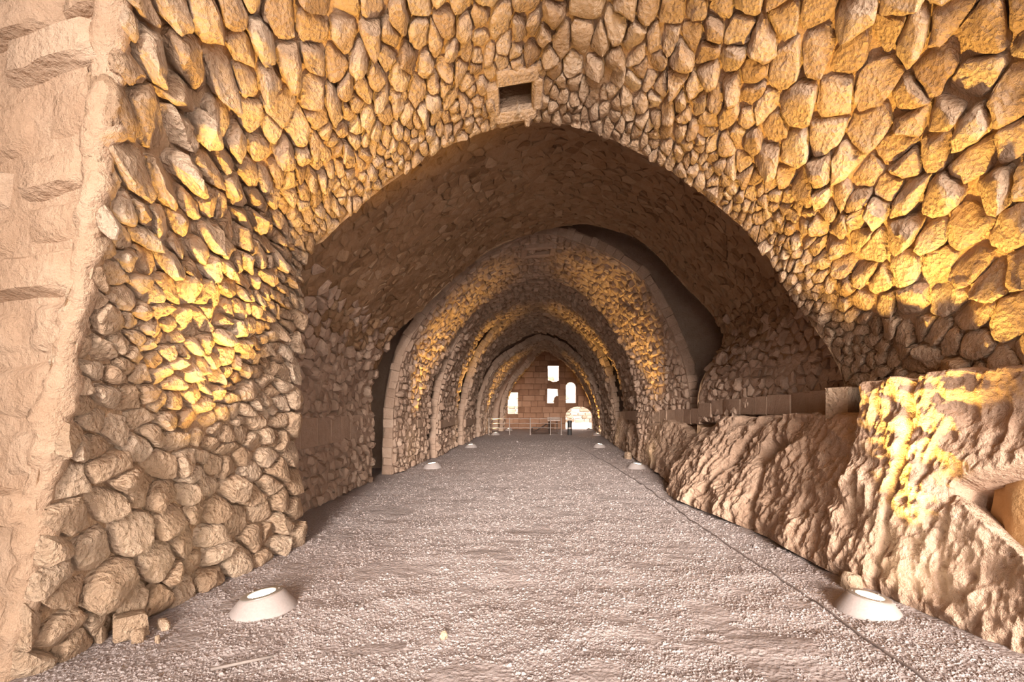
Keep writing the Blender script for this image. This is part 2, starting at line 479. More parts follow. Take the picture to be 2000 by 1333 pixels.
RY = [1.0, 2.6, 3.2, 3.95, 4.3, 4.72, 5.0, 6.04, 7.1, 8.0, 8.7, 9.3, 9.9, 11, 13, 15.2, 17.5, 18.8, 19.6]
RX = [3.6, 3.25, 3.02, 2.88, 2.78, 2.72, 2.70, 2.66, 2.45, 2.25, 2.15, 2.20, 2.50, 2.62, 2.62, 2.62, 2.66, 2.72, 3.2]
# gravel grains, far too many to count
def gravel():
    r = np.random.default_rng(77); n = 75000
    y = 1 / (1 / 2.5 - r.random(n) * (1 / 2.5 - 1 / 21.0)); x = r.uniform(-3.2, 2.9, n)
    s = r.lognormal(math.log(0.0062), 0.38, n) * np.minimum(0.85 + 0.1 * y, 1.5)
    clump = fbm(np.stack([x * 3, y * 3, 0 * x], -1), 3, 90)
    k = (clump > -0.35) & (x > np.where(y < 4.6, -2.95, np.where(y < 5.8, -2.78, -3.35))) & (x < np.interp(y, RY, RX) - 0.06); x, y, s = x[k], y[k], s[k]; n = len(x)
    z = floor_z(x, y)
    base = np.array([(1, 0, -.3), (.3, .95, -.3), (-.8, .6, -.3), (-.8, -.6, -.3), (.3, -.95, -.3), (.35, .1, .75), (-.35, .25, .8), (-.1, -.4, .7)])
    F = np.array([(0, 1, 5), (1, 6, 5), (1, 2, 6), (2, 3, 6), (3, 7, 6), (3, 4, 7), (4, 0, 7), (0, 5, 7), (5, 6, 7)])
    B = base[None] * (1 + r.normal(0, 0.22, (n, 8, 3)))
    a = r.uniform(0, 6.28, n); ca, sa = np.cos(a)[:, None], np.sin(a)[:, None]
    V = np.stack([B[..., 0] * ca - B[..., 1] * sa, B[..., 0] * sa + B[..., 1] * ca, B[..., 2]], -1) * s[:, None, None]
    V[..., 2] *= 0.6
    V += np.stack([x, y, z + 0.001], -1)[:, None]
    FF = (F[None] + (np.arange(n) * 8)[:, None, None]).reshape(-1, 3)
    new_obj('gravel', V.reshape(-1, 3), FF, M_FLOOR, tone=np.repeat(np.clip(r.normal(0.58, 0.2, n), 0, 1), 8), smooth=False, kind='stuff', label='loose pale gravel grains scattered over the near floor')
gravel()

# ------------------------------------------------------------------ section 1: the near vault
S1_far = pxp([(580, 1061), (577, 900), (576, 720), (590, 520), (640, 462), (700, 408), (770, 350), (840, 303), (920, 266), (1000, 244), (1062, 238), (1150, 256), (1250, 300), (1330, 348), (1400, 402), (1460, 455), (1510, 515), (1555, 585), (1600, 655), (1640, 722)], 5.8) + [(3.5, 1.4), (3.5, 0.6)]
S1_near = [(-3.05, 0), (-2.9, 0.75), (-2.78, 1.5), (-2.58, 2.5), (-2.5, 3.2), (-2.42, 3.9), (-2.1, 4.6), (-1.55, 5.2), (-0.9, 5.6), (-0.3, 5.82), (0.1, 5.88), (0.9, 5.72), (1.7, 5.3), (2.4, 4.7), (2.85, 4.1), (3.12, 3.5), (3.25, 2.9), (3.30, 2.3), (3.28, 1.9), (3.26, 1.6), (3.26, 1.3), (3.26, 0.6)]
S1 = Section(2.9, 5.8, S1_near, S1_far, wav=0.06, seed=21)
L1 = S1.L
def a_at_z(sec, z, side):
    c = 0.5 * (sec.cn + sec.cf); top = int(np.argmax(c[:, 1]))
    rngi = range(0, top) if side < 0 else range(sec.N - 1, top, -1)
    for i in rngi:
        if c[i, 1] >= z: return i / (sec.N - 1) * sec.L
a_pier = a_at_z(S1, 2.45, -1); a_top = 0.5 * (S1.cn[:, 1].argmax() + S1.cf[:, 1].argmax()) / (S1.N - 1) * L1
a_rock = a_at_z(S1, 1.55, 1)
HOLE = (a_top - 0.40, a_top - 0.02, 5.30, 5.58)
w_left = shell_mesh(S1, 0, a_pier, 0.05, 0.05, 'wall_left', 'rough rubble pier on the left side, lit amber by the floor lamp at its foot', M_MORTAR, h=-0.03, amp=0.035)
c_left = shell_mesh(S1, a_pier, a_top, 0.05, 0.05, 'ceiling_left', 'left haunch of the nearest rubble vault, above the rough pier', M_MORTAR, h=-0.03, amp=0.035, hole=HOLE)
c_right = shell_mesh(S1, a_top, a_rock, 0.05, 0.05, 'ceiling_right', 'right haunch of the nearest rubble vault, springing from the bedrock', M_MORTAR, h=-0.03, amp=0.035)

def size1(a, b):
    s = 0.115 + 0.17 * sstep(5.75, 4.2, b)
    low = sstep(a_pier * 0.62, a_pier * 0.30, a); mid = sstep(a_pier * 0.5, a_pier * 0.8, a) * sstep(a_pier * 1.35, a_pier, a)
    s = np.where(a < a_pier * 1.1, 0.16 + 0.13 * low, s)
    s = s * np.where(a > a_top, 1.06, 1.0)
    return s
WS1 = np.array([1.20, 0.86])
seeds1 = darts((0.05, 2.92, a_rock, 5.76), lambda a, b: size1(a, b) * 0.96, 15000, np.random.default_rng(3))
# quoins along the pier's far arris
q = [(0.12 + i * 0.33, 5.66 - 0.05 * (i % 2)) for i in range(int(a_pier / 0.33) + 2)]
keep = np.array([not (s[0] < q[-1][0] + 0.1 and s[1] > 5.45) for s in seeds1]); seeds1 = np.vstack([seeds1[keep], q])
inh = lambda a, b: HOLE[0] - .05 < a < HOLE[1] + .05 and HOLE[2] - .07 < b < HOLE[3] + .07
def lean1(a, b):
    if a < a_pier: return np.array([-0.15, -0.1])
    if a < a_top: return np.array([-0.55, -0.25]) * (1 - 0.6 * sstep(a_top - 2.0, a_top, a))
    return np.array([0.45, -0.2]) * sstep(a_top, a_top + 2.0, a)
def tilt1(a, b):
    if a < a_pier: return np.array([-0.08, -0.04])
    if a < a_top: return np.array([-0.22, -0.14])
    return np.array([0.16, -0.10])
lay_stones(S1, [(0, a_pier, w_left), (a_pier, a_top, c_left), (a_top, a_rock + 1, c_right)], seeds1,
           lambda p: p * WS1, lambda p: p / WS1, (0.0, 2.9 * WS1[1], a_rock * WS1[0], 5.8 * WS1[1]), 0.34,
           lambda a, b: 0.30 if a < a_pier else (0.44 if a < a_top else 0.36 - 0.2 * float(sstep(a_rock - 1.6, a_rock - 0.7, a))), 0.003, lean1, tilt1, M_STONE, 300, True, 101, skip=inh)

# the same vault goes on over the viewer's head
S0 = Section(1.3, 2.9, [(x * 1.06, 1.6 + (z - 1.6) * 1.08 if z > 1.6 else z) for x, z in S1_near], S1_near, wav=0.06, seed=21)
c0 = shell_mesh(S0, a_top / L1 * S0.L, a_rock / L1 * S0.L, 0.08, 0.08, 'ceiling_front', 'part of the nearest rubble vault overhead, beyond the frame', M_MORTAR, h=-0.03, amp=0.035)
a0_, a9_ = a_top / L1 * S0.L, a_rock / L1 * S0.L
lay_stones(S0, [(0, 99, c0)], jgrid((a0_, 1.3, a9_, 2.9), 0.26, 0.32, np.random.default_rng(14)), lambda p: p, lambda p: p, (a0_, 1.3, a9_, 2.9), 0.4,
           0.36, 0.003, lambda a, b: np.array([0.3, -0.2]), lambda a, b: np.array([0.16, -0.1]), M_STONE, 300, True, 131)

# putlog hole in the crown, with its own stone surround
def hole_parts():
    a0, a1, b0, b1 = HOLE
    ca, cb = (a0 + a1) / 2, (b0 + b1) / 2
    V = []; F = []
    ring = [(a0 - .03, b0 - .03), (a1 + .03, b0 - .03), (a1 + .03, b1 + .03), (a0 - .03, b1 + .03)]
    for h in (0.0, -0.15, -0.35, -0.6):
        for a, b in ring: V.append(S1.pos(a, b, h))
    for i in range(3):
        for j in range(4): F.append((i * 4 + j, i * 4 + (j + 1) % 4, (i + 1) * 4 + (j + 1) % 4, (i + 1) * 4 + j))
    F.append((12, 13, 14, 15))
    new_obj('shaft', V, F, M_MORTAR, c_left, tone=0.4, smooth=False, label='square dark hole in the vault crown')
    for (x0, x1, y0, y1) in ((a0 - .06, a1 + .07, b1 + 0.0, b1 + .13), (a0 - .03, a1 + .06, b0 - .15, b0), (a0 - .14, a0, b0 - .02, b1 + .03), (a1, a1 + .13, b0 - .03, b1 + .02)):
        bx, bf = box_mesh(0, 0, 0, x1 - x0, y1 - y0, 0.26, 0.02, 0.006)
        P = S1.pos((x0 + x1) / 2 + bx[:, 0], (y0 + y1) / 2 + bx[:, 1], bx[:, 2] - 0.06)
        new_obj('stone', P, bf, M_STONE, c_left, tone=0.5, sharp=40, origin=P.mean(0))
hole_parts()

# dressed face of the pier towards the viewer: long ashlar courses, smooth with dust
def near_face():
    r = np.random.default_rng(9)
    prof = S1.cn; top = int(np.argmax(prof[:, 1])); pz = prof[:top, 1]; pxx = prof[:top, 0]
    edge = lambda z: float(np.interp(z, pz, pxx))
    def P(l, z, h):                       # l = distance leftwards from the arris
        return np.array([edge(z) - l, 2.92 + 0.20 * l - h, z + (-0.17) * l * min(1.0, max(-0.3, (z - 1.5) / 1.5))])
    ls = np.linspace(0, 3.4, 60); zs = np.linspace(0, 5.85, 110)
    V = np.array([[P(l, z, 0.0) for z in zs] for l in ls]).reshape(-1, 3)
    V[:, 1] += 0.02 * fbm(V * 4, 3, 6)
    wall = new_obj('wall_left_face', V, grid_faces(len(ls), len(zs)), M_FACE, tone=0.55 + 0.25 * fbm(V * 1.5, 3, 7), kind='structure', label='pale dusty dressed-stone face at the near end of the left pier')
    za = np.linspace(-0.02, 5.8, 150); na = 12; V = []
    for k_, zq in enumerate(za):
        for q_ in range(na):
            an = 2 * math.pi * q_ / na; V.append((edge(zq) - 0.03 + 0.075 * math.cos(an), 2.95 + 0.075 * math.sin(an), zq))
    V = np.array(V); d_ = np.stack([np.cos(np.tile(np.arange(na), len(za)) * 2 * math.pi / na), np.sin(np.tile(np.arange(na), len(za)) * 2 * math.pi / na), np.zeros(len(V))], -1)
    V = V + d_ * (0.06 * fbm(V * 6, 4, 66) + 0.03 * fbm(V * 22, 2, 67))[:, None]
    new_obj('mortar_edge', V, [(i_ * na + q_, i_ * na + (q_ + 1) % na, (i_ + 1) * na + (q_ + 1) % na, (i_ + 1) * na + q_) for i_ in range(len(za) - 1) for q_ in range(na)], M_FACE, wall, tone=0.5)
    z = 0.02; row = 0
    while z < 5.7:
        h = r.uniform(0.26, 0.40) if z > 1.25 else r.uniform(0.28, 0.42)
        l = r.uniform(-0.03, 0.02); first = True
        while l < 1.9:
            w = (r.uniform(0.22, 0.5) if row % 2 else r.uniform(0.45, 0.8)) if first else r.uniform(0.5, 1.0)
            first = False
            n, m = 7, 6
            hh = r.uniform(0.02, 0.10); sk = r.normal(0, 0.012)
            A = []
            for i in range(n):
                for j in range(m):
                    u, v = i / (n - 1), j / (m - 1)
                    e = min(u, 1 - u) * w; e2 = min(v, 1 - v) * h
                    hz = hh * min(1.0, (min(e, e2) / 0.04)) ** 0.5 - (0.03 if min(e, e2) < 1e-6 else 0)
                    A.append(P(l + 0.008 + u * (w - 0.016) + r.normal(0, .004), z + 0.008 + v * (h - 0.016) + sk * u + r.normal(0, .004), hz))
            A = np.array(A); A[:, 1] -= 0.03 * fbm(A * 6, 4, 60)
            if A[:, 0].max() / 2.9 * 1000 + 1058 > -80:
                new_obj('stone_block', A, grid_faces(n, m), M_FACE, wall, tone=float(np.clip(r.normal(0.6, 0.16), 0, 1)), sharp=50, origin=A.mean(0))
            l += w
        z += h; row += 1
near_face()

# ------------------------------------------------------------------ section 2: the wider dark bay
S2_p = [(-3.48, 0), (-3.48, 1.0), (-3.46, 1.86), (-3.3, 2.5), (-3.07, 2.99), (-2.3, 3.92), (-1.25, 4.74), (-0.5, 5.1), (0.25, 5.3), (1.0, 5.22), (2.0, 4.8), (2.85, 4.02), (3.4, 3.4), (3.72, 2.85), (3.8, 2.2), (3.8, 1.5), (3.8, 0.8)]
S2_f = [(-3.42, 0), (-3.42, 1.0), (-3.42, 1.86), (-3.22, 2.5), (-2.92, 3.0), (-2.25, 3.62), (-1.63, 4.2), (-0.91, 4.72), (0, 5.05), (0.64, 5.17), (1.05, 5.15), (1.98, 4.84), (2.8, 4.02), (3.47, 3.3), (3.66, 2.84), (3.36, 2.3), (3.16, 1.8), (3.12, 0.8)]
S2 = Section(5.84, 10.3, S2_p, S2_f, wav=0.07, seed=31)
a2l = a_at_z(S2, 2.2, -1); a2r = a_at_z(S2, 2.2, 1); a2e = a_at_z(S2, 1.2, 1)
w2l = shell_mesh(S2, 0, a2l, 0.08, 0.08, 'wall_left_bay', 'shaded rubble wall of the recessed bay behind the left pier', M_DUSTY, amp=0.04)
c2 = shell_mesh(S2, a2l, a2r, 0.08, 0.08, 'ceiling_bay', 'smoother brown vault of the recessed second bay, shade painted into its dark stone colour', M_VAULT_SHADED, amp=0.05)
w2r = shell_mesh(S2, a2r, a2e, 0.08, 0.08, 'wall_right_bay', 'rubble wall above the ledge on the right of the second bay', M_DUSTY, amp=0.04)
r2 = np.random.default_rng(8)
seeds2 = jgrid((0, 5.84, a2e, 10.3), 0.16, 0.20, np.random.default_rng(4))
rel2 = lambda a, b: 0.08 if a2l + 1.0 < a < a2r - 1.4 else 0.34
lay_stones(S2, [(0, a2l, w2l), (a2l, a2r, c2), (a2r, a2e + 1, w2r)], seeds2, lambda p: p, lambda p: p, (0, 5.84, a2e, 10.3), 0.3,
           rel2, 0.010, lambda a, b: np.array([0, -0.1]), lambda a, b: np.array([-0.1 if a < L1 / 2 else 0.1, -0.05]), lambda p_, c_: M_VAULT_SHADED if p_ is c2 and r2.random() < min(sstep(a2l - .1, a2l + 1.5, c_[0]), sstep(a2r + .1, a2r - 1.2, c_[0])) else M_DUSTY, 300, False, 102)  # stones with painted-in shade grow likelier towards the crown

# ------------------------------------------------------------------ the further ribs
S3n = pxp([(766, 935), (768, 860), (771, 790), (780, 735), (797, 675), (840, 610), (900, 545), (970, 490), (1058, 458), (1150, 482), (1215, 516), (1258, 550), (1293, 614), (1314, 655), (1334, 708), (1344, 760), (1348, 820), (1348, 934)], 11.2)
S3f = pxp([(834, 900), (834, 825), (840, 780), (850, 732), (877, 672), (920, 615), (985, 565), (1055, 543), (1115, 560), (1165, 600), (1200, 645), (1225, 695), (1240, 750), (1246, 800), (1248, 900)], 13.9)
S4n = [(-3.0, 0), (-2.98, 1.1), (-2.85, 2.0), (-2.56, 2.95), (-2.0, 3.95), (-1.05, 4.74), (-0.05, 5.12), (0.8, 4.86), (1.68, 4.12), (2.26, 3.2), (2.57, 2.3), (2.72, 1.5), (2.75, 0.8), (2.75, 0)]
S4f = pxp([(890, 872), (890, 820), (898, 760), (914, 712), (945, 650), (1000, 612), (1052, 598), (1100, 610), (1160, 660), (1198, 710), (1216, 762), (1222, 807), (1223, 872)], 18.2)
S5n = [(-2.92, 0), (-2.9, 1.0), (-2.75, 1.9), (-2.48, 2.9), (-1.9, 3.95), (-1.0, 4.78), (0.0, 5.12), (0.95, 4.82), (1.8, 4.0), (2.35, 2.95), (2.6, 1.9), (2.72, 1.0), (2.75, 0)]
S5f = pxp([(926, 856), (926, 810), (934, 760), (955, 712), (990, 675), (1056, 650), (1110, 668), (1150, 712), (1172, 760), (1182, 807), (1184, 856)], 22.5)
S6n = pxp([(936, 854), (937, 805), (946, 760), (970, 713), (1010, 684), (1057, 662), (1100, 680), (1137, 712), (1162, 760), (1176, 807), (1180, 854)], 23.1)
S6f = [(-2.62, 0), (-2.6, 1.0), (-2.4, 1.8), (-1.9, 2.8), (-1.0, 3.8), (0.05, 4.5), (1.1, 3.9), (2.0, 2.9), (2.6, 1.8), (2.8, 1.0), (2.85, 0)]
S7n = pxp([(982, 843), (983, 800), (990, 772), (1002, 747), (1026, 718), (1061, 681), (1098, 700), (1126, 727), (1148, 768), (1158, 803), (1162, 843)], 27.2)
S7f = [(-2.15, 0), (-2.12, 1.2), (-1.9, 2.0), (-1.5, 2.8), (-0.85, 3.6), (0.1, 4.6), (1.2, 4.0), (2.0, 3.2), (2.65, 2.0), (3.0, 1.0), (3.05, 0)]
far = []
for i, (y0, y1, n, f, da, db, rel, lab) in enumerate((
        (11.2, 13.9, S3n, S3f, 0.15, 0.17, 0.40, 'rubble rib of the tunnel carrying the second pair of floor lamps'),
        (14.5, 18.2, S4n, S4f, 0.16, 0.20, 0.36, 'middle rubble rib with a narrow amber stripe of lamplight'),
        (18.9, 22.5, S5n, S5f, 0.18, 0.24, 0.32, 'dim rubble rib between the amber stripe and the railing'),
        (23.1, 26.6, S6n, S6f, 0.20, 0.26, 0.25, 'pale pointed arch ring just before the end chamber'),
        (27.2, 30.0, S7n, S7f, 0.24, 0.30, 0.18, 'narrow innermost arch around the end wall with windows'))):
    s = Section(y0, y1, n, f, wav=0.05, seed=51 + i)
    o = shell_mesh(s, 0, s.L, 0.10, 0.12, 'ceiling_rib', lab, M_DUSTY, amp=0.04)
    sd = jgrid((0, y0, s.L, y1), da, db, np.random.default_rng(60 + i))
    lay_stones(s, [(0, 99, o)], sd, lambda p: p, lambda p: p, (0, y0, s.L, y1), 0.34, rel, 0.010,
               lambda a, b: np.array([0, -0.1]), lambda a, b: np.array([-0.1 if a < 5 else 0.1, -0.08]), M_DUSTY, 300 if i < 2 else 0, False, 110 + i)
    far.append((s, o))

# ends of the sections: the steps from bay to bay, and a roof mass, added unseen to block and shape daylight
ring_face(S0, True, 1.3, 'wall_front', 'rough broken edge of the nearest vault', M_MORTAR, t0=0.42)
ring_face(S1, False, 5.80, 'wall_step_near', 'far side of the nearest pier and vault', M_MORTAR)
ring_face(S2, False, 10.32, 'wall_step_bay', 'broken far edge of the second bay', M_MORTAR)

def voussoirs(sec, y, parent, depth, step, single, seed):
    r = np.random.default_rng(seed); c = sec.cn; d = np.concatenate([[0], np.cumsum(np.linalg.norm(np.diff(c, axis=0), axis=1))])
    s = 0.0; soup = Soup()
    while s < d[-1] - 0.1:
        w = r.uniform(0.75, 1.3) * step; e = min(s + w, d[-1]); dep = depth * r.uniform(0.8, 1.2); V = []
        for hh, g in ((0.03, 0.002), (-0.02 - r.uniform(0, 0.03), 0.006)):
            for q, o in ((s + g, g), (e - g, g), (e - g, dep - g), (s + g, dep - g)):
                x = np.interp(q, d, c[:, 0]); z = np.interp(q, d, c[:, 1])
                x2 = np.interp(min(q + .05, d[-1]), d, c[:, 0]) - np.interp(max(q - .05, 0), d, c[:, 0]); z2 = np.interp(min(q + .05, d[-1]), d, c[:, 1]) - np.interp(max(q - .05, 0), d, c[:, 1])
                l = math.hypot(x2, z2); V.append((x - z2 / l * o, y + hh, z + x2 / l * o))
        V = np.array(V); V[4:] += r.normal(0, 0.006, (4, 3))
        F = [(0, 1, 5, 4), (1, 2, 6, 5), (2, 3, 7, 6), (3, 0, 4, 7), (4, 5, 6, 7)]
        t = float(np.clip(r.normal(0.55, 0.15), 0, 1))
        if single and px_area(V) > 60: new_obj('voussoir', V, F, M_DUSTY, parent, tone=t, smooth=False, origin=V.mean(0))
        else: soup.add(V, F, t)
        s = e
    if soup.n: soup.build('far_voussoirs', M_DUSTY, parent, smooth=False, kind='stuff')
for i, (s, o) in enumerate(far):
    ring_face(s, True, s.y0, 'near_face', None, M_DUSTY, parent=o)
    if i < 4: ring_face(s, False, s.y1, 'far_face', None, M_DUSTY, parent=o)
    voussoirs(s, s.y0, o, 0.20, 0.19, i < 1, 200 + i)

sky_blocker = Soup()
for c, sz in (((0, 12.0, 7.4), (13, 36.4, 0.4)), ((-6.0, 12.0, 3.4), (0.4, 36.4, 8.4)), ((6.0, 15.2, 3.4), (0.4, 30.0, 8.4)), ((6.0, -3.0, 6.2), (0.4, 6.4, 2.8)),  # low gap in the right wall: opening added to light the pier
              ((-4.0, -6.2, 3.4), (4.0, 0.5, 8.4)), ((5.4, -6.2, 3.4), (1.6, 0.5, 8.4)), ((0, -6.2, 6.9), (13, 0.5, 1.4))):  # unseen jambs added to hold the sun off the pier face
    v, f = box_mesh(*c, *sz); sky_blocker.add(v, f[:6], 0.5)
sky_blocker.build('sky_blocker', M_MORTAR, kind='structure', smooth=False, label='unseen shell added around the vaulted hall to block and shape daylight, open behind and right of the viewer')

# putlog hole in the second rib's crown
s3, o3 = far[0]
am = s3.cn[:, 1].argmax() / (s3.N - 1) * s3.L
for nm, (x0, x1, y0, y1, h) in (('stone', (am - .42, am + .25, 11.55, 11.68, .16)), ('stone', (am - .42, am + .25, 12.05, 12.2, .12)), ('stone', (am - .5, am - .36, 11.6, 12.1, .14)), ('stone', (am + .2, am + .34, 11.6, 12.1, .14))):
    bx, bf = box_mesh(0, 0, 0, x1 - x0, y1 - y0, h, 0.02, 0.006)
    P = s3.pos((x0 + x1) / 2 + bx[:, 0], (y0 + y1) / 2 + bx[:, 1], bx[:, 2] + .04)
    new_obj(nm, P, bf, M_DUSTY, o3, tone=0.5, sharp=40, origin=P.mean(0))

# ------------------------------------------------------------------ bedrock along the right side
RT = [3.9, 3.70, 3.42, 3.12, 3.00, 2.98, 3.15, 3.20, 3.20, 3.15, 3.05, 3.00, 3.00, 2.98, 2.92, 2.88, 2.86, 2.86, 3.2]
RZ = [1.85, 1.84, 1.82, 1.80, 1.80, 1.78, 1.48, 1.42, 1.36, 1.32, 1.25, 1.12, 0.85, 1.10, 1.16, 1.12, 1.06, 1.0, 0.8]
def rock_surf(y, w):
    xb = np.interp(y, RY, RX); xt = np.interp(y, RY, RT); zt = np.interp(y, RY, RZ) + 0.05 * fbm(np.stack([y * 3.1, 0 * y, 0 * y], -1), 3, 79)
    k = np.clip(w, 0, 1); over = np.clip(w - 1, 0, 1)
    z = zt * k + 0.05 * over; x = xb + (xt - xb) * k ** 1.25 + over * 1.3
    P = np.stack([x, y, z], -1)
    big = fbm(P * np.array([1, 1.1, 1.3]), 2, 71); mid = ridged(P * np.array([2.2, 2.6, 1.7]), 3, 72)
    # vertical chisel ripples, leaning
    q = np.stack([P[..., 1] * 9 + P[..., 2] * 3.0, P[..., 2] * 5.0 - P[..., 1] * 1.5, P[..., 0] * 5], -1)
    rip = ridged(q, 3, 73)
    lump = ridged(P * np.array([3.5, 4.5, 4.5]), 3, 74)
    near = sstep(5.2, 4.6, y)
    d = 0.13 * big + 0.075 * mid + 0.046 * rip * (1 - 0.25 * near) + 0.05 * lump
    # deep cracks between the bosses of rock
    for yc, sl, wd, dp in ((9.75, 0.25, 0.22, 0.30), (7.55, -0.35, 0.10, 0.14), (14.1, 0.2, 0.12, 0.14), (12.3, -0.3, 0.12, 0.16), (16.4, 0.2, 0.14, 0.15), (6.5, 0.3, 0.09, 0.09), (4.28, -0.04, 0.03, 0.07)):
        d = d - dp * np.exp(-((y - yc - sl * (z - 0.5) - 0.12 * big) / wd) ** 2)
    # small hollow
    d = d - 0.32 * np.exp(-(((y - 6.55) / 0.26) ** 2 + ((z - 0.98 + 0.3 * (y - 6.5)) / 0.12) ** 2))
    # natural hollow under an overhang, close to the viewer
    t = np.clip((3.80 - y) / 0.75, 0, 1.6)
    zc = 0.98 - 0.10 * t; hh = 0.03 + 0.40 * t
    niche = sstep(0.0, 0.05, 3.80 - y) * sstep(1.0, 0.82, np.abs((z - zc) / np.maximum(hh, 1e-3)))
    d = np.where(niche > 0, d * (1 - 0.75 * niche), d) - 0.8 * niche * np.clip(0.4 + t, 0, 1)
    fade = sstep(1.75, 1.0, w)
    n = np.stack([-np.ones_like(y) * 0.88, -0.15 + 0 * y, 0.42 + 0 * y], -1)
    return P + n * (d * (0.35 + 0.65 * fade))[..., None]
yy = np.concatenate([np.linspace(1.0, 2.7, 30, endpoint=False), np.linspace(2.7, 5.2, 330, endpoint=False), np.linspace(5.2, 10, 330, endpoint=False), np.linspace(10, 19.6, 260)])
ww = np.concatenate([np.linspace(-0.06, 1.0, 150, endpoint=False), np.linspace(1.0, 2.0, 26)])
GY, GW = np.meshgrid(yy, ww, indexing='ij')
RP = rock_surf(GY, GW).reshape(-1, 3)
wall_right = new_obj('wall_right', RP, grid_faces(len(yy), len(ww))[:, ::-1], M_ROCK, tone=0.5 + 0.28 * fbm(RP * 1.6, 3, 75), kind='structure', label='chiselled bedrock ledge along the right side of the hall')

M_OCHRE = stone_mat('ochre_rock', (0.26, 0.14, 0.055), (0.42, 0.25, 0.115), (0.56, 0.38, 0.21), bump=0.35, scale=5, fine=30)
def boulder(name, loc, rad, seed, mat, parent=None, n=28, m=18, amp=0.18, flat=None, **k):
    th, ph = np.meshgrid(np.linspace(0, 2 * math.pi, n, endpoint=False), np.linspace(0.02, math.pi - 0.02, m), indexing='ij')
    D = np.stack([np.cos(th) * np.sin(ph), np.sin(th) * np.sin(ph), np.cos(ph)], -1)
    R = 1 + amp * fbm(D * 1.6 + seed, 3, seed) + 0.02 * fbm(D * 8, 2, seed)
    V = (D * R[..., None] * np.array(rad)).reshape(-1, 3)
    F = []
    for i in range(n):
        for j in range(m - 1): F.append((i * m + j, i * m + j + 1, ((i + 1) % n) * m + j + 1, ((i + 1) % n) * m + j))
    return new_obj(name, V + np.array(loc), F, mat, parent, tone=0.5, origin=loc, **k)
boulder('boulder', (3.58, 3.47, 0.76), (0.42, 0.40, 0.44), 3, M_OCHRE, wall_right, amp=0.3, label='smooth rounded rock inside the hollow')
boulder('boulder', (3.55, 3.02, 0.60), (0.32, 0.26, 0.50), 8, M_OCHRE, wall_right, amp=0.3, label='smooth rounded rock inside the hollow')

# ashlar course above the ledge, and its projecting corbel
trim1 = bpy.data.objects.new('trim_1', None); COL.objects.link(trim1); trim1['kind'] = 'structure'; trim1['label'] = 'course of smooth dressed blocks above the bedrock ledge'
r = np.random.default_rng(12)
y = 5.75
while y < 18.2:
    w = r.uniform(0.34, 0.62); yc = y + w / 2
    zt = np.interp(yc, [5.8, 6.35, 9.7, 10.5, 15, 18.2], [1.78, 1.75, 1.61, 1.45, 1.33, 1.25]); hgt = np.interp(yc, [5.8, 9.7, 10.5, 18], [0.34, 0.25, 0.32, 0.24])
    XW = lambda q: np.interp(q, [5.8, 7, 9.9, 10.4, 11.2, 13.9, 14.5, 18.2], [3.52, 3.52, 3.14, 3.12, 3.10, 2.60, 2.60, 2.78])
    xw = XW(yc) + r.normal(0, 0.003); sl = (XW(y + w) - XW(y)) / w
    for k in range(2 if 11.2 < yc < 14 else 1):      # a second course below it in the rib
        v, f = box_mesh(xw + 0.2, yc, zt - hgt * (0.5 + k) - 0.01 * k, 0.4, w - 0.010, hgt, 0.008, 0.003, r)
        v[:, 0] += sl * (v[:, 1] - yc)
        new_obj('stone_block', v, f, M_DUSTY, trim1, tone=float(np.clip(r.normal(.5, .1), 0, 1)), sharp=30, origin=v.mean(0))
    y += w
v, f = box_mesh(0, 0, 0, 0.40, 0.26, 0.38, 0.015, 0.008, r)
c_, s_ = math.cos(0.62), math.sin(0.62)
v = np.column_stack([v[:, 0] * c_ - v[:, 1] * s_, v[:, 0] * s_ + v[:, 1] * c_, v[:, 2]]) + np.array([3.33, 5.62, 1.56])
new_obj('corbel', v, f, M_STONE, trim1, tone=0.75, sharp=30, origin=v.mean(0), label='pale squared block projecting at the corner of the near vault')

# smooth ashlar course on the left walls
trim2 = bpy.data.objects.new('trim_2', None); COL.objects.link(trim2); trim2['kind'] = 'structure'; trim2['label'] = 'course of smooth dressed blocks low on the left walls'
for y0, y1, x0, x1, zt, hg in ((5.9, 10.25, -3.44, -3.44, 1.36, 0.44), (11.26, 13.84, -3.24, -3.10, 1.16, 0.22), (11.26, 13.84, -3.25, -3.10, 0.93, 0.22), (14.6, 18.1, -2.93, -2.99, 1.06, 0.24), (19.0, 22.4, -2.86, -2.92, 0.95, 0.3)):
    y = y0
    while y < y1 - 0.05:
        w = min(r.uniform(0.4, 0.7), y1 - y); yc = y + w / 2; xw = x0 + (x1 - x0) * (yc - y0) / (y1 - y0) + 0.05
        v, f = box_mesh(xw - 0.15, yc, zt - hg / 2, 0.3, w - 0.014, hg, 0.012, 0.004, r)
        new_obj('stone_block', v, f, M_DUSTY, trim2, tone=float(np.clip(r.normal(.5, .15), 0, 1)), sharp=30, origin=v.mean(0))
        y += w

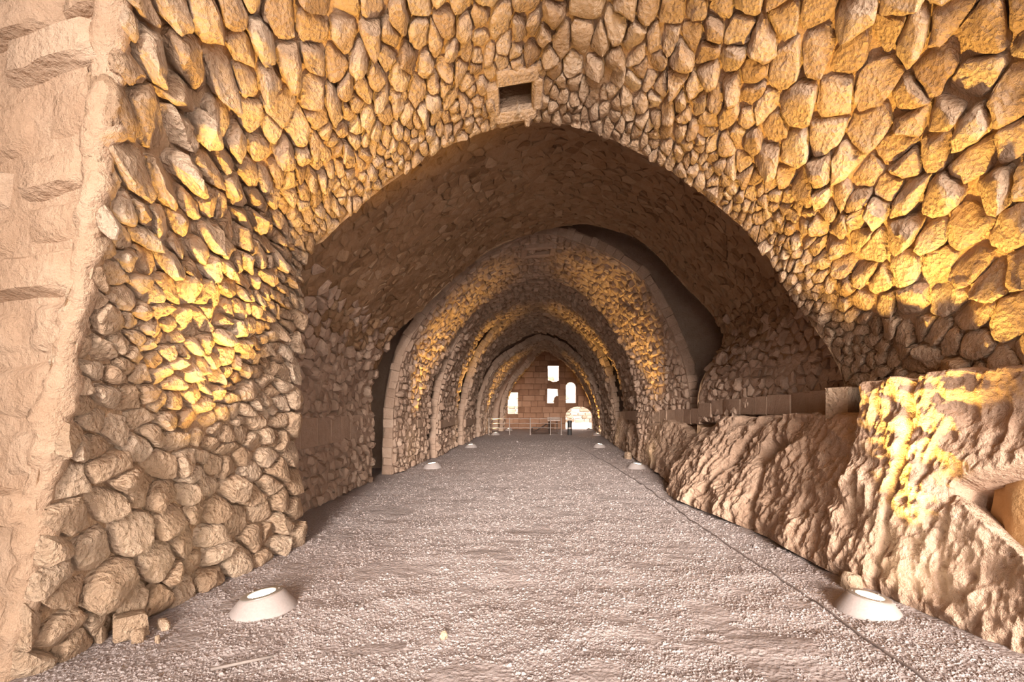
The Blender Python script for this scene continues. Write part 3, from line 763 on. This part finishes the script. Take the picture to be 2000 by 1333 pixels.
# ------------------------------------------------------------------ end wall with its openings
import bmesh
YE = 29.6
def arch(x0, x1, z0, z1, rise, n=10):
    xc, hw = (x0 + x1) / 2, (x1 - x0) / 2
    pts = [(x0, z0), (x1, z0)]
    if rise <= 0: return pts + [(x1, z1), (x0, z1)]
    return pts + [(xc + hw * math.cos(a), z1 - rise + rise * math.sin(a)) for a in np.linspace(0, math.pi, n)]
OPEN = [[(.36, 2.84), (.50, 2.80), (.66, 2.74), (.82, 2.76), (1.0, 2.82), (1.0, 3.7), (.36, 3.7)],
        [(.32, 1.51), (.72, 1.51), (.70, 1.62), (.74, 1.82), (.84, 1.93), (.95, 1.92), (.94, 2.34), (.34, 2.36)],
        arch(1.40, 2.0, 1.52, 2.74, 0.28), arch(-2.0, -1.38, 0.88, 2.14, 0.0), arch(1.38, 2.95, -0.02, 1.32, 0.55, 14)]
def end_wall():
    bm = bmesh.new(); edges = []
    def loop(pts):
        vs_ = [bm.verts.new((x, YE, z)) for x, z in pts]
        for i in range(len(vs_)): edges.append(bm.edges.new((vs_[i], vs_[(i + 1) % len(vs_)])))
    loop([(-4, -0.3), (4.4, -0.3), (4.4, 6), (-4, 6)])
    for o in OPEN: loop(o)
    bmesh.ops.triangle_fill(bm, use_beauty=True, use_dissolve=False, edges=edges)
    # triangle_fill may also close the openings: drop those faces
    def inside(x, z, poly):
        c = False
        for i in range(len(poly)):
            (x1, z1), (x2, z2) = poly[i], poly[i - 1]
            if (z1 > z) != (z2 > z) and x < (x2 - x1) * (z - z1) / (z2 - z1) + x1: c = not c
        return c
    kill = [f for f in bm.faces if any(inside(f.calc_center_median().x, f.calc_center_median().z, o) for o in OPEN)]
    if kill: bmesh.ops.delete(bm, geom=kill, context='FACES_ONLY')
    ext = bmesh.ops.extrude_face_region(bm, geom=list(bm.faces))
    bmesh.ops.translate(bm, verts=[e for e in ext['geom'] if isinstance(e, bmesh.types.BMVert)], vec=(0, 0.7, 0))
    bmesh.ops.recalc_face_normals(bm, faces=list(bm.faces))
    me = bpy.data.meshes.new('wall_end'); bm.to_mesh(me); bm.free(); me.materials.append(M_END)
    w = bpy.data.objects.new('wall_end', me); COL.objects.link(w); w['kind'] = 'structure'; w['label'] = 'reddish ashlar end wall pierced by bright openings'
    r = np.random.default_rng(15); z = 0.0; row = 0
    while z < 4.7:
        h = r.uniform(0.28, 0.36); x = -2.7 + r.uniform(-.3, 0)
        cuts = []
        for o in OPEN:
            ox = [p[0] for p in o]; oz = [p[1] for p in o]
            if min(oz) < z + h - .02 and max(oz) > z + .02: cuts.append((min(ox), max(ox)))
        while x < 3.2:
            ww_ = r.uniform(0.3, 0.75); x0, x1 = x, x + ww_; x = x1
            segs = [(x0, x1)]
            for c0, c1 in cuts:
                segs = [q for a, b in segs for q in (((a, min(b, c0)), (max(a, c1), b)))]
            for a, b in segs:
                if b - a < 0.12: continue
                v, f = box_mesh((a + b) / 2, YE, z + h / 2, b - a - 0.016, 0.10 + r.uniform(0, .03), h - 0.016, 0.015, 0.004, r)
                new_obj('stone_block', v, f, M_END, w, tone=float(np.clip(r.normal(.5, .25), 0, 1)), sharp=30, origin=v.mean(0))
        z += h; row += 1
end_wall()

# ------------------------------------------------------------------ outside the end wall
def terrain():
    xs_ = np.linspace(-60, 60, 120); ys_ = np.linspace(30.2, 130, 120); x, y = np.meshgrid(xs_, ys_, indexing='ij')
    z = -0.03 + 0.03 * fbm(np.stack([x, y, 0 * x], -1) * .3, 2, 1) + sstep(42, 120, y) * 9 + sstep(41, 60, y) * 0.9 * fbm(np.stack([x, y, 0 * x], -1) * .25, 4, 2)
    P = np.stack([x, y, z], -1).reshape(-1, 3)
    new_obj('terrain', P, grid_faces(120, 120)[:, ::-1], M_OUT, tone=0.5 + .3 * fbm(P * .2, 3, 4), kind='structure', label='sunlit bare ground and slope outside the end wall')
    w = Soup(); rr = np.random.default_rng(5)
    for row in range(5):
        xq = -14.0
        while xq < 16:
            l = rr.uniform(.35, .8); v, f = box_mesh(xq + l / 2, 40.0 + row * .08, .12 + row * .26, l - .03, .5, .25, .04, .012, rr); w.add(v, f, rr.random()); xq += l
    w.build('wall_outside', M_HILL, kind='structure', smooth=False, label='low sunlit rubble wall seen through the arched doorway')
    hs = Soup()
    for i in range(420):
        xx, yq = rr.uniform(-26, 26), rr.uniform(46, 85); s = rr.uniform(.25, 1.0)
        zz = float(sstep(42, 120, yq) * 9)
        v, f = box_mesh(xx, yq, zz + s * .2, s * 1.4, s, s, s * .2, s * .07, rr); hs.add(v, f, rr.random())
    hs.build('rubble', M_HILL, kind='stuff', smooth=False, label='scattered sunlit rocks on the slope beyond the windows')
terrain()

# ------------------------------------------------------------------ floor lamps
def lamp(x, y, wall_x, label, i, power):
    side = -1 if x < 0 else 1
    z = float(floor_z(np.array([x]), np.array([y]))[0]) - 0.012
    t = empty('floor_lamp', (x, y, z), label, 'lamp', 'uplighters along both walls')
    tilt = 0.15 * side
    def rot(v):
        c, s = math.cos(tilt), math.sin(tilt); v = v.copy(); k = sstep(0.02, 0.10, v[:, 2])
        X = v[:, 0] * c + v[:, 2] * s; Z = -v[:, 0] * s + v[:, 2] * c
        return np.column_stack([v[:, 0] * (1 - k) + X * k, v[:, 1], v[:, 2] * (1 - k) + Z * k])
    v, f = lathe([(0.235, -0.02), (0.232, 0.012), (0.222, 0.028), (0.160, 0.112), (0.152, 0.120), (0.146, 0.122), (0.142, 0.112)], 44)
    local_part('collar', rot(v), f, M_CONC, t, sharp=35)
    v, f = lathe([(0.146, 0.110), (0.146, 0.127), (0.140, 0.130), (0.100, 0.130), (0.095, 0.126), (0.095, 0.110)], 44)
    local_part('rim', rot(v), f, M_RIM, t, sharp=35, label='grey metal rim')
    v, f = lathe([(0.094, 0.122), (0.06, 0.124), (0.002, 0.125)], 32)
    local_part('lens', rot(v), f, M_LENS, t, label='glowing round glass lens')
    for k in range(3):
        a = 2.1 * k + 0.5; v, f = lathe([(0.006, 0.129), (0.006, 0.133), (0.001, 0.134)], 8); v[:, 0] += 0.12 * math.cos(a); v[:, 1] += 0.12 * math.sin(a)
        local_part('screw', rot(v), f, M_STEEL, t)
    d = bpy.data.lights.new('uplight', 'SPOT'); o = bpy.data.objects.new('uplight', d); COL.objects.link(o)
    d.energy = power; d.color = (1.0, 0.60, 0.14); d.spot_size = math.radians(62 if i < 2 else 50); d.spot_blend = 1.0; d.shadow_soft_size = 0.09
    o.parent = t; o.location = (math.sin(tilt) * .15, 0, 0.16)
    o.rotation_euler = Vector(((0.06 if i == 1 else -0.04) * side, 0.08, 1.0)).to_track_quat('-Z', 'Y').to_euler()
LP = [(-2.13, 3.93, 'left lamp nearest the viewer, at the foot of the rough pier'), (2.50, 3.93, 'right lamp nearest the viewer, beside the bedrock'),
      (-2.62, 12.3, 'second lamp along the left wall, behind the nearest one'), (2.28, 12.3, 'second lamp along the bedrock ledge, behind the nearest one'),
      (-2.45, 17.8, 'third lamp along the left wall'), (2.02, 17.9, 'third lamp along the right wall'),
      (-2.22, 24.6, 'fourth lamp along the left wall, beside the railing'), (2.62, 24.2, 'fourth lamp along the right wall, level with the railing'),
      (-1.82, 28.4, 'last left lamp, under the innermost arch'), (2.70, 28.4, 'last right lamp, beside the arched doorway')]
for i, (x, y, lab) in enumerate(LP): lamp(x, y, 0, 'round concrete-collared uplighter, ' + lab, i, LAMP_W * (1.0 if i < 2 else 0.42 if i < 6 else 0.3))

# ------------------------------------------------------------------ railing, board, bin, trestle at the far end
YR = 24.7
rl = empty('railing', (0, YR, 0), 'thin steel post and wire railing across the far end of the hall', 'railing')
PX = [-2.55, -1.55, -0.55, 0.42, 0.95]
for x in PX:
    v, f = tube([(x, 0, -0.02), (x, 0, 0.82)], 0.022, 8); p = local_part('post', v, f, M_STEEL, rl, sharp=40)
    v, f = lathe([(0.07, 0.0), (0.07, 0.015), (0.03, 0.02)], 12); v = v + np.array([x, 0, 0]); local_part('base_plate', v, f, M_STEEL, p, sharp=40)
for zz in (0.78, 0.56, 0.34):
    v, f = tube([(x, 0, zz - (0.015 if k % 2 else 0)) for k, x in enumerate(np.linspace(PX[0], PX[-1], 17))], 0.011, 6); local_part('wire', v, f, M_STEEL, rl)

bd = empty('information_board', (0.60, 25.4, 0), 'slanted pale information board on two legs behind the railing', 'sign')
v, f = box_mesh(0, 0, 0, 0.62, 0.42, 0.035, 0.008)
a = 0.38; v = np.column_stack([v[:, 0], v[:, 1] * math.cos(a) - v[:, 2] * math.sin(a), v[:, 1] * math.sin(a) + v[:, 2] * math.cos(a) + 0.74]); local_part('panel', v, f, M_BOARD, bd, smooth=False)
for sx in (-0.18, 0.16):
    v, f = box_mesh(sx, 0.02, 0.35, 0.05, 0.05, 0.72, 0.006); local_part('leg', v, f, M_WOOD, bd, smooth=False)
v, f = box_mesh(-0.01, 0.02, 0.02, 0.5, 0.3, 0.04, 0.006); local_part('base', v, f, M_WOOD, bd, smooth=False)

bn = empty('litter_bin', (1.34, 24.5, 0), 'tall narrow black bin standing at the open end of the railing', 'bin')
v, f = lathe([(0.10, 0), (0.11, 0.03), (0.105, 0.60), (0.09, 0.60)], 20); local_part('body', v, f, M_BLACK, bn, sharp=40)
v, f = lathe([(0.115, 0.60), (0.118, 0.63), (0.10, 0.69), (0.02, 0.70), (0.001, 0.70)], 20); local_part('lid', v, f, M_BLACK, bn, sharp=40)
v, f = lathe([(0.109, 0.30), (0.111, 0.31), (0.111, 0.36), (0.108, 0.37)], 20); local_part('band', v, f, M_STEEL, bn, sharp=40, label='grey band')

tr = empty('wooden_trestle', (-0.05, 25.2, 0), 'low dark wooden trestle with a slanting brace behind the railing', 'trestle')
for n_, p, q, w in (('base_beam', (-.45, 0, .04), (.42, 0, .04), .07), ('upright', (-.42, 0, .05), (-.42, 0, .34), .06), ('upright', (.40, 0, .05), (.40, 0, .62), .06), ('brace', (-.40, 0, .06), (.30, 0, .50), .05), ('rail', (-.42, 0, .33), (.40, 0, .30), .05)):
    v, f = tube([p, q], w * .7, 4); local_part(n_, v, f, M_WOOD, tr, smooth=False)

# ------------------------------------------------------------------ cable, stick and loose stones on the floor
def on_floor(pts, up):
    P = np.array(pts, float); s = np.linspace(0, len(P) - 1, len(P) * 14); i = np.minimum(s.astype(int), len(P) - 2); f = (s - i)[:, None]
    q = P[i] * (1 - f) + P[i + 1] * f; q[:, 0] += 0.02 * vnoise(np.column_stack([q[:, 1] * 1.3, 0 * q[:, 0], 0 * q[:, 0]]), 5)
    return np.column_stack([q, floor_z(q[:, 0], q[:, 1]) + up])
v, f = tube(on_floor([(2.2, 2.5), (2.17, 3.37), (2.18, 4.1), (2.14, 4.85), (2.07, 6.04), (2.0, 7.6), (1.9, 10.3), (1.75, 13), (1.45, 16), (1.1, 19)], 0.004), 0.011, 6)
new_obj('power_cable', v, f, M_CABLE, label='thin dark cable lying half buried along the right of the floor', cat='cable')
v, f = tube([(-1.95, 3.02, .02), (-1.78, 3.09, .03), (-1.66, 3.16, .028)], 0.010, 6)
new_obj('stick', v, f, plain_mat('bleached_wood', (.19, .16, .145), .8), label='short bleached stick on the gravel at the front', cat='stick')

def loose(name, x, y, s, seed, label, kind='cube'):
    r = np.random.default_rng(seed); z = float(floor_z(np.array([x]), np.array([y]))[0])
    if seed == 300:
        v, f = box_mesh(0, 0, 0, s * 1.05, s * .85, s * .95, s * .10, s * .05, r)
    else:
        an = np.sort(r.uniform(0, 6.28, 9)); Q = np.column_stack([np.cos(an), np.sin(an)]) * s * 0.62 * r.uniform(.75, 1.1, (9, 1))
        v, f = hull_stone(Q, s, s * r.uniform(.6, .9), r, np.zeros(2), r.normal(0, .2, 2)); f = list(f)
    a = r.uniform(.5, .9); v = np.column_stack([v[:, 0] * math.cos(a) - v[:, 1] * math.sin(a), v[:, 0] * math.sin(a) + v[:, 1] * math.cos(a), v[:, 2]])
    v[:, 2] += z - (v[:, 2].min() if seed == 300 else v[:, 2].min() + 0.25 * s); v[:, 0] += x; v[:, 1] += y
    new_obj(name, v, f, M_STONE, tone=float(r.uniform(.4, .7)), sharp=28, origin=(x, y, z), label=label, cat='stone', group='loose stones on the floor')
for n_, (x, y, s, lab) in enumerate((
    (-2.80, 3.48, .17, 'squared pale block lying at the foot of the left pier'),
    (-2.66, 3.60, .075, 'small rounded stone just behind the squared pale block'),
    (-2.68, 3.40, .07, 'flat stone in front of the squared pale block'),
    (-2.96, 3.42, .11, 'broken stone between the squared pale block and the pier'),
    (2.66, 4.40, .17, 'pointed pale stone behind the nearest right lamp'),
    (-0.66, 3.45, .045, 'single white pebble alone in the middle of the near floor'),
    (-2.55, 3.38, .045, 'small chip out on the gravel near the left pier'),
    (2.38, 14.2, .20, 'rounded stone at the foot of the ledge past the second lamp'))):
    loose('loose_stone', x, y, s, 300 + n_, lab)
